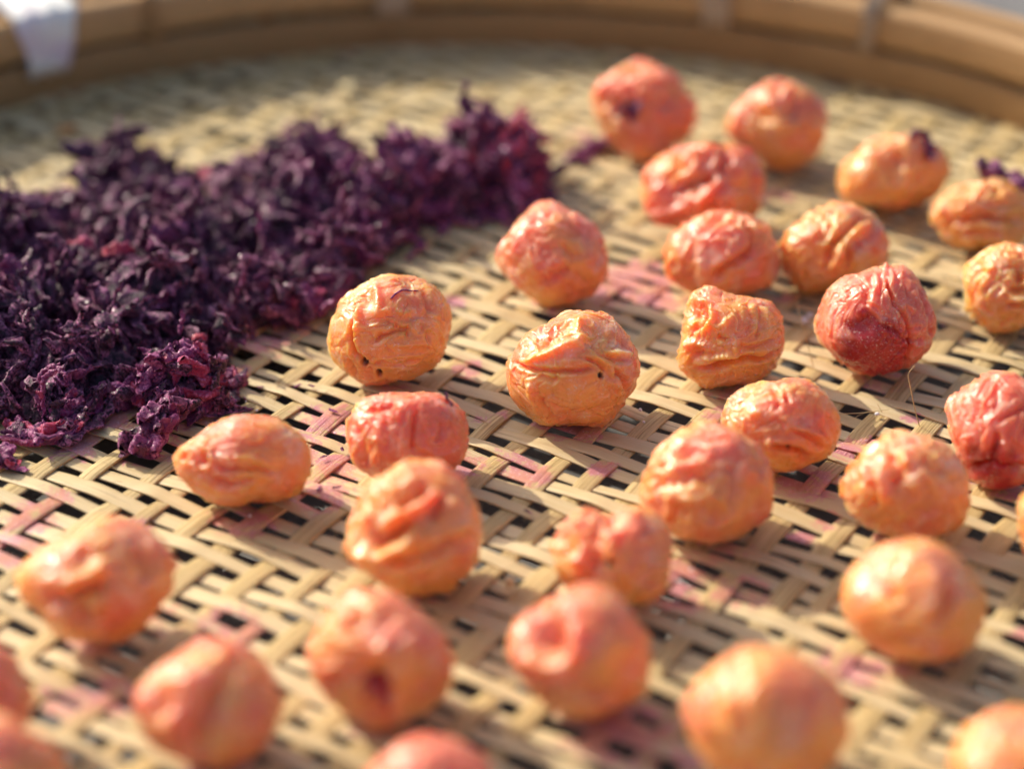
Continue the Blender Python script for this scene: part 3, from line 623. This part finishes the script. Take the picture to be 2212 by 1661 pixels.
plum(29, 2212, 1668, [150,145,140,138,140,145,155,150,140,140,145,150], .40, [('k',0,.3,.8,.6)], 'pinkish apricot plum in the lower right corner', .5, seed=29)
plum(30, -92, 1505, [155,150,145,140,140,145,150,150,145,145,150,155], .80, [('k',0,0,1,.5)], 'dusky red plum at the left edge, above the one in the corner', .5, seed=30)
plum(31, -12, 1700, [150,152,152,152,150,145,150,150,145,145,150,150], .35, [('k',0,0,1,.5)], 'orange plum in the lower left corner', .5, seed=31)
plum(32, 2330, 1125, [135]*12, .5, [], 'plum of which only a sliver shows at the right edge, below the bright red one', .6, seed=32)

# ------------------------------------------------------------------ shiso leaves
def crumple(cen, dirv, L, wid, thick, seed, nl=22, nc=12, curl=1.0, bias=None, path=None):
    """one crumpled, rolled strip of leaf; returns verts, faces, tint, edge"""
    rs = np.random.default_rng(seed)
    d = np.array(dirv, float); d /= np.linalg.norm(d) + 1e-9
    up = np.array([0, 0, 1.0]); side = np.cross(d, up); side /= np.linalg.norm(side) + 1e-9
    pos = [np.zeros(3)]; dirs = []; cur = d.copy(); ax = rs.normal(size=3); ax /= np.linalg.norm(ax)
    st = L / (nl - 1)
    for i_ in range(nl):
        dirs.append(cur.copy())
        ax = ax * .8 + rs.normal(size=3) * .5; ax /= np.linalg.norm(ax) + 1e-9
        ang = rs.normal(.0, .30) * curl + .10 * curl
        cur = cur + np.cross(ax, cur) * ang; cur /= np.linalg.norm(cur)
        pos.append(pos[-1] + cur * st)
    pos = np.array(pos[:nl]); dirs = np.array(dirs); pos -= pos.mean(0)
    if path is not None:
        pp = np.array(path, float)
        for _ in range(2):
            Q_ = [pp[0]]
            for a_, b_ in zip(pp[:-1], pp[1:]): Q_ += [a_ * .75 + b_ * .25, a_ * .25 + b_ * .75]
            Q_.append(pp[-1]); pp = np.array(Q_)
        cl = np.concatenate([[0], np.cumsum(np.linalg.norm(np.diff(pp, axis=0), axis=1))]); tq = np.linspace(0, cl[-1], nl)
        pos = np.column_stack([np.interp(tq, cl, pp[:, k_]) for k_ in range(3)]) - np.array(cen)
        wv_ = np.column_stack([tq * 180, np.full(nl, seed * .7), np.zeros(nl)])
        pos = pos + np.column_stack([noise(wv_, 81), noise(wv_, 82), .6 * noise(wv_, 83)]) * wid * 1.1
        dirs = np.gradient(pos, axis=0); dirs /= np.linalg.norm(dirs, axis=1)[:, None]
    tw = rs.uniform(0, 6.28) + np.cumsum(rs.normal(0, .16, nl)); 
    t = np.linspace(0, 1, nl); taper = np.clip(np.sin(math.pi * np.clip(t * .94 + .03, 0, 1)) ** .45, .15, 1)
    a = np.arange(nc) / nc * 2 * math.pi
    s1 = np.cross(dirs, up[None]) + 1e-6; s1 /= np.linalg.norm(s1, axis=1)[:, None]; s2 = np.cross(s1, dirs)
    e1 = s1 * np.cos(tw)[:, None] + s2 * np.sin(tw)[:, None]; e2 = -s1 * np.sin(tw)[:, None] + s2 * np.cos(tw)[:, None]
    wn = wid * taper * (1 + .35 * noise(np.column_stack([t * 6, np.full(nl, seed * .37), np.zeros(nl)]), 5))
    cxx = np.cos(a)[None] * wn[:, None]; cyy = np.sin(a)[None] * (thick * taper)[:, None] * (1 + .0 * cxx)
    roll = rs.uniform(.3, 1.6)                      # bend the section into a trough
    cyy = cyy + roll * (np.cos(a)[None] ** 2) * wn[:, None] * .42
    P = pos[:, None] + e1[:, None] * cxx[..., None] + e2[:, None] * cyy[..., None]
    P = P.reshape(-1, 3)
    e = np.abs(np.tile(np.cos(a), nl))
    q = P * 300 + seed * .61
    ruf = np.column_stack([noise(q, 61), noise(q + 40, 62), noise(q + 80, 63)])
    q2 = P * 900 + seed * .3
    ruf2 = np.column_stack([noise(q2, 64), noise(q2 + 40, 65), noise(q2 + 80, 66)])
    P = P + ruf * (.0011 + .0007 * e[:, None] ** 2) * (wid / .0024) + ruf2 * .00050
    i_ = (np.arange(nl - 1)[:, None] * nc + np.arange(nc)[None]).ravel(); j_ = (np.arange(nl - 1)[:, None] * nc + (np.arange(nc)[None] + 1) % nc).ravel()
    F = np.stack([i_, j_, j_ + nc, i_ + nc], 1)
    cap = []
    for b in (0, (nl - 1) * nc):
        for k_ in range(1, nc // 2): cap.append((b + k_, b + k_ + 1 if False else b + k_, b, b)) if False else None
    tint = np.full(len(P), rs.random() if bias is None else min(.97, rs.random() * (.45 + 1.3 * bias) + bias))
    return P + np.array(cen), F, tint, e
def bundle(name, parts, label=None, cat=None, kind=None, floor=.0007, group=None, origin=None):
    Vs, Fs, Ts, Es = [], [], [], []; o_ = 0
    for P, F, t, e in parts:
        Vs.append(P); Fs.append(F + o_); Ts.append(t); Es.append(e); o_ += len(P)
    V = np.concatenate(Vs); 
    if floor is not None:
        z = V[:, 2]; V[:, 2] = np.where(z < floor + .001, floor + .001 * np.exp(np.minimum((z - floor - .001) / .003, 0)), z)
    c = V.mean(0); c[2] = V[:, 2].min()
    me = mesh_np(name, V - c, np.concatenate(Fs), M_LEAF); attr(me, 'tint', np.concatenate(Ts)); attr(me, 'edge', np.concatenate(Es))
    o = link(name, me, loc=c); tag(o, label, cat, group, kind); return o

# heap: domes (x, y of ground centre in the picture, half width px, half depth mm, height mm)
DOMES = [(1060,400,115,26,23),(1110,430,70,20,15),(960,430,100,24,19),(860,455,95,24,18),(820,500,85,18,13),(650,372,95,20,19),(720,470,100,22,19),(740,560,85,20,17),(620,500,110,20,15),
 (680,630,85,16,11),(545,585,100,20,15),(290,455,120,24,16),(370,490,70,20,14),(160,520,110,26,14),(60,580,110,26,16),(-20,640,110,28,18),(420,590,110,22,17),(300,610,120,22,16),(170,690,130,26,18),(360,690,120,22,16),(520,660,110,20,13),(600,675,80,12,8),
 (40,770,120,26,18),(-30,850,90,22,14),(230,790,110,22,15),(120,850,100,18,13),(440,760,80,16,11),(400,810,60,12,9),(500,500,90,18,11)]
DG = []
for x, y, hw, hd, h in DOMES:
    p = gnd(x, y); Z = (p - CP) @ CF; DG.append((p[0], p[1], hw / FP * Z * .95, hd * .00095, h * .00071))
DG = np.array(DG)
def heapH(xy):
    d2 = ((xy[:, None, 0] - DG[None, :, 0]) / DG[None, :, 2]) ** 2 + ((xy[:, None, 1] - DG[None, :, 1]) / DG[None, :, 3]) ** 2
    h = (DG[None, :, 4] * np.sqrt(np.maximum(1 - d2, 0))).max(1)
    p = np.column_stack([xy, np.full(len(xy), .3)])
    n = .5 * noise(p * 62, 91) + .3 * noise(p * 125, 92) + .5 * (.45 - 2.2 * np.abs(noise(p * 48, 93)))
    return np.maximum(h * np.clip(.95 + 1.9 * n, .08, 1.7), 0)
# inner mass of the heap
nx, ny = 320, 280
gx = np.linspace(DG[:, 0].min() - .03, DG[:, 0].max() + .04, nx); gy = np.linspace(DG[:, 1].min() - .04, DG[:, 1].max() + .04, ny)
GX, GY = np.meshgrid(gx, gy); XY = np.column_stack([GX.ravel(), GY.ravel()])
Hh = heapH(XY)
P3 = np.column_stack([XY, np.zeros(len(XY))])
Hn = Hh * .80 + np.where(Hh > 0, .0032 * noise(P3 * 160, 71) + .0018 * noise(P3 * 420, 72), 0)
keep = Hh > .0012
Vh = np.column_stack([XY, np.maximum(Hn, .0008)])
ii, jj = np.meshgrid(np.arange(nx - 1), np.arange(ny - 1)); a = (jj * nx + ii).ravel()
Fh = np.stack([a, a + 1, a + nx + 1, a + nx], 1); Fh = Fh[keep[Fh].sum(1) >= 3]
used = np.unique(Fh); remap = np.full(len(Vh), -1); remap[used] = np.arange(len(used))
core = (Vh[used], remap[Fh], np.full(len(used), .2), np.zeros(len(used)))
parts = [core]
rs = np.random.default_rng(5)
cnt = 0; sd_ = 100
area_w = DG[:, 2] * DG[:, 3]; area_w = area_w / area_w.sum()
N_STR = 1350
while cnt < N_STR:
    k = rs.choice(len(DG), p=area_w); r_0 = math.sqrt(rs.random()) * 1.0; t = rs.random() * 2 * math.pi
    x = DG[k, 0] + DG[k, 2] * r_0 * math.cos(t); y = DG[k, 1] + DG[k, 3] * r_0 * math.sin(t)
    h = heapH(np.array([[x, y]]))[0]
    # downhill direction from the height field
    e = .002; hx = (heapH(np.array([[x + e, y]]))[0] - h) / e; hy = (heapH(np.array([[x, y + e]]))[0] - h) / e
    tt = 9.0 * float(noise(np.array([[x * 38, y * 38, .7]]), 95)[0]) + rs.normal(0, .55); dv = np.array([math.cos(tt), math.sin(tt), 0.0]); dv[2] = np.clip(hx * dv[0] + hy * dv[1], -1.2, 1.2) + rs.normal(0, .10)
    L = rs.uniform(.010, .030); wd = .0007 + .0021 * rs.random() ** 1.3
    parts.append(crumple((x, y, h * rs.uniform(.84, 1.0) + .0003), dv, L, wd, wd * rs.uniform(.3, .6), sd_, 22, 10, 1.5, bias=.0 + .32 * float(sstep(-.10, .0, x + .25 * (y - .62))))); sd_ += 1; cnt += 1  # bias: pinker towards the right, sunlit side of the heap painted into the tint

def clump(pts, n, L, wd, label, spread=.002, curl=1.0, seed=0, tint=None, name='shiso_leaf_clump', nl=26, nc=14, group='loose purple leaf clumps round the heap', ropes=0, rw=.0012):
    """pts: (x, y, z mm) picture points at a height; strips are laid along the path they trace"""
    rs = np.random.default_rng(900 + seed); W = np.array([gnd(x, y, z * .001) for x, y, z in pts]); out = []
    for i_ in range(n):
        t = rs.random() * (len(W) - 1); a = int(t); f = t - a; b = min(a + 1, len(W) - 1)
        c = W[a] * (1 - f) + W[b] * f + rs.normal(0, spread, 3) * np.array([1, 1, .6])
        d = (W[b] - W[a]) if a != b else (W[a] - W[a - 1]); d = d / (np.linalg.norm(d) + 1e-9) + rs.normal(0, .45, 3)
        w_ = wd * rs.uniform(.6, 1.25)
        p = crumple(c, d, L * rs.uniform(.6, 1.2), w_, w_ * rs.uniform(.45, .75), 5000 + seed * 100 + i_, nl, nc, curl)
        if tint is not None: p = (p[0], p[1], np.full(len(p[0]), tint(rs)), p[3])
        out.append(p)
    for i_ in range(ropes):
        sh = rs.normal(0, rw * .8, 3) * np.array([1, 1, .4])
        p = crumple(W[0], (1, 0, 0), .01, rw * rs.uniform(.8, 1.1), rw * .5, 7000 + seed * 100 + i_, 60, 14, path=W + sh)
        if tint is not None: p = (p[0], p[1], np.full(len(p[0]), tint(rs)), p[3])
        out.append(p)
    return bundle(name, out, label, 'leaf clump', None, group=group)
clump([(270,850,4),(330,800,9),(380,780,12),(430,800,10),(450,830,6)], 46, .011, .0021, 'thick bright magenta and red leaf clump at the front end of the heap', .0024, seed=1, tint=lambda r: r.choice([.2, .6, .7, .93, .8]))
clump([(250,860,3),(310,850,5),(370,860,5),(400,840,4)], 22, .012, .0021, 'dark roll of leaf just under the bright magenta clump', .0018, seed=2)
clump([(300,985,2),(315,950,4),(335,920,6),(355,890,7),(375,880,6)], 26, .010, .0020, 'crumpled leaf clump with frayed tips, standing nearest to the oval plum', .0015, seed=3, tint=lambda r: r.choice([.3, .5, .6, .75]))
clump([(390,885,3),(430,880,2.5),(470,875,2),(495,870,1)], 9, .016, .0018, 'flat purple leaf tongue pointing right towards the plums', .0008, .5, seed=4, ropes=3, rw=.0018)
clump([(0,925,2),(50,935,2.5),(100,945,3),(150,925,3),(190,880,3),(225,840,5)], 20, .011, .0017, 'long dark twisted leaf rope lying in front of the heap at left', .0011, .7, seed=5, ropes=4, rw=.0019)
clump([(85,900,4),(88,860,9),(84,820,14),(92,808,15),(128,792,18)], 2, .006, .0008, 'thin leaf curl standing upright above the dark rope', .0003, .6, seed=6, ropes=2, rw=.0008, tint=lambda r: r.choice([.5, .7, .93]))
clump([(115,900,4),(135,880,6),(160,850,9)], 8, .008, .0015, 'short stubby leaf roll leaning beside the thin upright curl', .0009, .7, seed=7, ropes=2, rw=.0014)
clump([(540,690,3),(600,672,4),(660,655,5),(700,640,5),(750,600,6)], 22, .013, .0020, 'narrow magenta leaf arm reaching towards the plum with two holes', .0014, .8, seed=8, ropes=3, rw=.0019, tint=lambda r: r.choice([.4, .7, .8, .93]))
clump([(470,790,3),(495,815,2),(508,835,1.5)], 9, .009, .0019, 'small dark leaf stub on bare weave right of the magenta clump', .0009, .7, seed=9)
clump([(-10,985,2),(5,1000,2),(28,1003,1)], 8, .010, .0016, 'dark leaf end poking in from the left edge', .0010, .7, seed=10)
clump([(1228,350,1.5),(1262,328,2),(1298,308,2)], 9, .010, .0017, 'faded lilac leaf shred beside the farthest plum', .0006, .4, seed=11, ropes=2, rw=.0016, tint=lambda r: .8)
clump([(420,405,3),(470,372,4),(520,362,4),(570,345,6)], 16, .014, .0017, 'thin dark leaf bridge between the two far peaks of the heap', .0008, .5, seed=12, ropes=3, rw=.0014)
clump([(100,460,7),(90,445,9),(110,440,8)], 3, .006, .0012, 'tiny leaf tuft on the far left flank of the heap', .0006, .8, seed=13)
tips = []
for k_, (x0, y0, z0, x1, y1, z1, wd_, ti) in enumerate([(395,740,12,402,690,20,.0006,.7),(515,655,10,540,590,17,.0007,.6),(235,570,17,300,566,18,.0016,.95),(150,545,17,240,560,18,.0013,.94),(420,745,10,450,752,13,.0012,.95),
        (400,765,12,452,775,12,.0013,.95),(590,600,11,596,560,15,.0008,.9),(160,850,6,150,870,9,.0009,.6),(690,690,3,735,640,6,.0010,.8),(60,700,15,80,690,17,.0009,.9),(330,560,17,345,530,20,.0009,.85),(560,520,17,572,480,20,.0009,.8)]):
    p = crumple(P_ := gnd(x0, y0 + z0 * 6.0, 0) + np.array([0, 0, z0 * .001]), (1, 0, 0), .01, wd_, wd_ * .6, 8800 + k_, 36, 10,
                path=[P_, (P_ + (Q_ := gnd(x1, y0 + z0 * 6.0, 0) + np.array([0, 0, (z0 + (y0 - y1) / 7.2) * .001]))) / 2 + np.array([.0008, 0, .0012]), Q_])
    tips.append((p[0], p[1], np.full(len(p[0]), ti), p[3]))
parts.extend(tips)
for q in range(70):
    k = rs.choice(len(DG), p=area_w); r_0 = math.sqrt(rs.random()) * .9; t = rs.random() * 2 * math.pi
    x = DG[k, 0] + DG[k, 2] * r_0 * math.cos(t); y = DG[k, 1] + DG[k, 3] * r_0 * math.sin(t); h = heapH(np.array([[x, y]]))[0]
    tt = rs.random() * 6.28; wd = rs.uniform(.0022, .0038)
    parts.append(crumple((x, y, h * .95 + .0005), (math.cos(tt), math.sin(tt), rs.normal(0, .3)), rs.uniform(.014, .026), wd, wd * .3, 30000 + q, 34, 14, 1.3, bias=.1))
bundle('shiso_leaf_heap', parts, 'big heap of dark purple salted leaves, crumpled and matted, on the left of the tray', 'leaf heap', 'stuff')
def scrap(key, u0, v0, size, n, label, seed, lift=.3, red=False, L=None, wd=None):
    c, rad, W, V, u, v = PLUMS[key]
    m = (V[:, 2] > -.1); dd = np.hypot(u - u0, v - v0) + np.where(m, 0, 9); i_ = int(np.argmin(dd))
    p = c + W[i_]; nrm = W[i_] / np.linalg.norm(W[i_]); rs = np.random.default_rng(seed); out = []
    for q in range(n):
        t = rs.normal(size=3); t -= t @ nrm * nrm
        w_ = (wd or size * .28)
        out.append(crumple(p + t * size * .35 + nrm * w_ * lift, t, L or size * 1.3, w_, w_ * .4, 9000 + seed * 20 + q, 20, 10, .8))
    return bundle('leaf_scrap', out, label, 'leaf scrap', floor=None, group='purple leaf scraps stuck to plums')
scrap(1, -.30, -.18, .0055, 4, 'dark leaf scrap on the face of the farthest red plum', 1)
scrap(3, .66, .36, .0050, 4, 'round purple leaf scrap on the upper right of the tilted oblong plum', 2)
scrap(4, .33, .92, .0068, 8, 'purple leaf tuft sitting on top of the squat plum at the right', 3, .7)
scrap(16, .83, .50, .0022, 2, 'tiny purple crumb on the right shoulder of the pleated red plum', 4)
# purple thread on the holed plum
def thread(name, P3d, rad_, mat, parent=None, label=None, cat=None, group=None):
    P = np.array(P3d, float)
    # smooth subdivision
    for _ in range(2):
        Q = [P[0]]
        for a, b in zip(P[:-1], P[1:]): Q += [a * .75 + b * .25, a * .25 + b * .75]
        Q.append(P[-1]); P = np.array(Q)
    n_ = len(P); T = np.gradient(P, axis=0); T /= np.linalg.norm(T, axis=1)[:, None]
    s1 = np.cross(T, np.array([.31, .2, .93])); s1 /= np.linalg.norm(s1, axis=1)[:, None]; s2 = np.cross(T, s1)
    m = 6; a = np.arange(m) / m * 2 * math.pi; rr = rad_ * np.linspace(1, .45, n_)
    V = (P[:, None] + rr[:, None, None] * (s1[:, None] * np.cos(a)[None, :, None] + s2[:, None] * np.sin(a)[None, :, None])).reshape(-1, 3)
    i_ = (np.arange(n_ - 1)[:, None] * m + np.arange(m)[None]).ravel(); j_ = (np.arange(n_ - 1)[:, None] * m + (np.arange(m)[None] + 1) % m).ravel()
    c = V.mean(0); off = np.array(parent.location) if parent else c
    me = mesh_np(name, V - off, np.stack([i_, j_, j_ + m, i_ + m], 1), mat)
    o = link(name, me, parent, None if parent else c)
    if mat is M_LEAF: attr(me, 'tint', np.full(len(V), .85)); attr(me, 'edge', np.ones(len(V)) * .6)
    if label: tag(o, label, cat, group)
    return o
def on_plum(key, uv, lift=.0002):
    c, rad, W, V, u, v = PLUMS[key]; out = []
    for a, b in uv:
        dd = np.hypot(u - a, v - b) + np.where(V[:, 2] > 0, 0, 9); i_ = int(np.argmin(dd))
        out.append(c + W[i_] * (1 + lift / rad))
    return out
thread('leaf_thread', on_plum(10, [(.08,.50),(.14,.58),(.24,.64),(.32,.70),(.42,.71),(.55,.69)], .0002), .00030, M_LEAF, label='thin purple leaf thread lying over the top of the plum with two holes', cat='leaf thread')
# splinters of the tray
P = lambda x, y, z: gnd(x, y, z * .001)
thread('splinter', [P(1758,795,1), P(1745,745,6), P(1737,720,10), P(1722,655,17)], .00013, M_FIB, tray)
thread('splinter', [P(1986,920,1), P(1975,880,6), P(1965,830,12), P(1961,812,14.5), P(1964,803,15.5), P(1976,790,17)], .00014, M_FIB, tray)
thread('splinter', [P(1812,894,2), P(1850,893,3), P(1880,890,3.5), P(1922,884,4.5)], .00012, M_FIB, tray)
thread('splinter', [P(1905,890,1.5), P(1895,872,3)], .00012, M_FIB, tray)
thread('splinter', [P(1800,885,2), P(1770,905,1)], .00011, M_FIB, tray)
rs = np.random.default_rng(77)
for q in range(110):
    x, y = rs.uniform(100, 2150), rs.uniform(640, 1250); a = rs.uniform(0, 6.28); L = rs.uniform(.0015, .005)
    p = gnd(x, y, .0011); e = p + np.array([math.cos(a) * L, math.sin(a) * L, rs.uniform(.0003, .0016)])
    thread('splinter', [p, (p + e) / 2 + np.array([0, 0, .0004]), e], rs.uniform(.00005, .00010), M_FIB, tray)

# crumbs and flakes
def crumb(name, x, y, size, mat, label, cat, seed, squash=.6, group=None, z=.0009):
    v, f = ICO5; v = v.copy(); v *= (1 + .5 * noise(v * 1.8 + seed, seed) + .25 * noise(v * 4 + seed, seed + 1))[:, None]
    v = v * np.array([1, .75, squash]) * size * .5; v[:, 2] -= v[:, 2].min()
    me = mesh_np(name, v, f, mat, False); o = link(name, me, loc=gnd(x, y, z)); o.rotation_euler = (0, 0, seed * 1.3); tag(o, label, cat, group); return o
ICO5 = ico(3)
crumb('salt_grain', 1738, 697, .0024, M_SALT, 'larger white salt lump left of the dark red plum', 'salt grain', 1)
crumb('salt_grain', 1750, 685, .0016, M_SALT, 'smaller white salt bit touching the larger lump', 'salt grain', 2)
crumb('salt_grain', 1894, 898, .0013, M_SALT, 'tiny white salt grain beside the flat splinter', 'salt grain', 3)
crumb('bamboo_chip', 757, 208, .0075, M_CHIP, 'pale bamboo chip on the far weave behind the heap', 'bamboo chip', 4, .5)
crumb('orange_flake', 147, 285, .0055, M_ORANGE, 'small orange flake on the far left weave', 'flake', 5, .3)
crumb('bamboo_chip', 1100, 1265, .0030, M_CHIP, 'small pale chip between the tall glossy plum and the knobbly one', 'bamboo chip', 6)
crumb('salt_grain', 1468, 1260, .0014, M_SALT, 'glinting grain right of the knobbly plum', 'salt grain', 7)

rs = np.random.default_rng(31)
v, f = ico(2); v = v * (1 + .35 * noise(v * 2 + 5, 3))[:, None] * np.array([1, .8, .7]) * .5
ME_GRAIN = mesh_np('salt_grain', v, f, M_SALT, False)
for q in range(20):
    x, y = rs.uniform(60, 2180), rs.uniform(620, 1300); k = rs.uniform(.00045, .0011)
    o = link('salt_grain', ME_GRAIN, loc=gnd(x, y, .0010 + k * .3)); o.scale = (k, k, k); o.rotation_euler = (0, 0, rs.uniform(0, 6))
    tag(o, 'tiny white salt grain scattered on the open weave', 'salt grain', 'tiny salt grains scattered over the weave')
for q in range(24):
    x, y = ((rs.uniform(380, 760), rs.uniform(820, 1080)) if q < 16 else (rs.uniform(60, 2150), rs.uniform(640, 1350)))
    a = rs.uniform(0, 6.28); p = gnd(x, y, .0012)
    bundle('leaf_flake', [crumple(p, (math.cos(a), math.sin(a), 0), rs.uniform(.0015, .0035), rs.uniform(.0003, .0007), .0003, 9500 + q, 12, 8, .8)],
           'tiny purple leaf flake fallen on the open weave', 'leaf flake', group='tiny leaf flakes scattered over the weave')
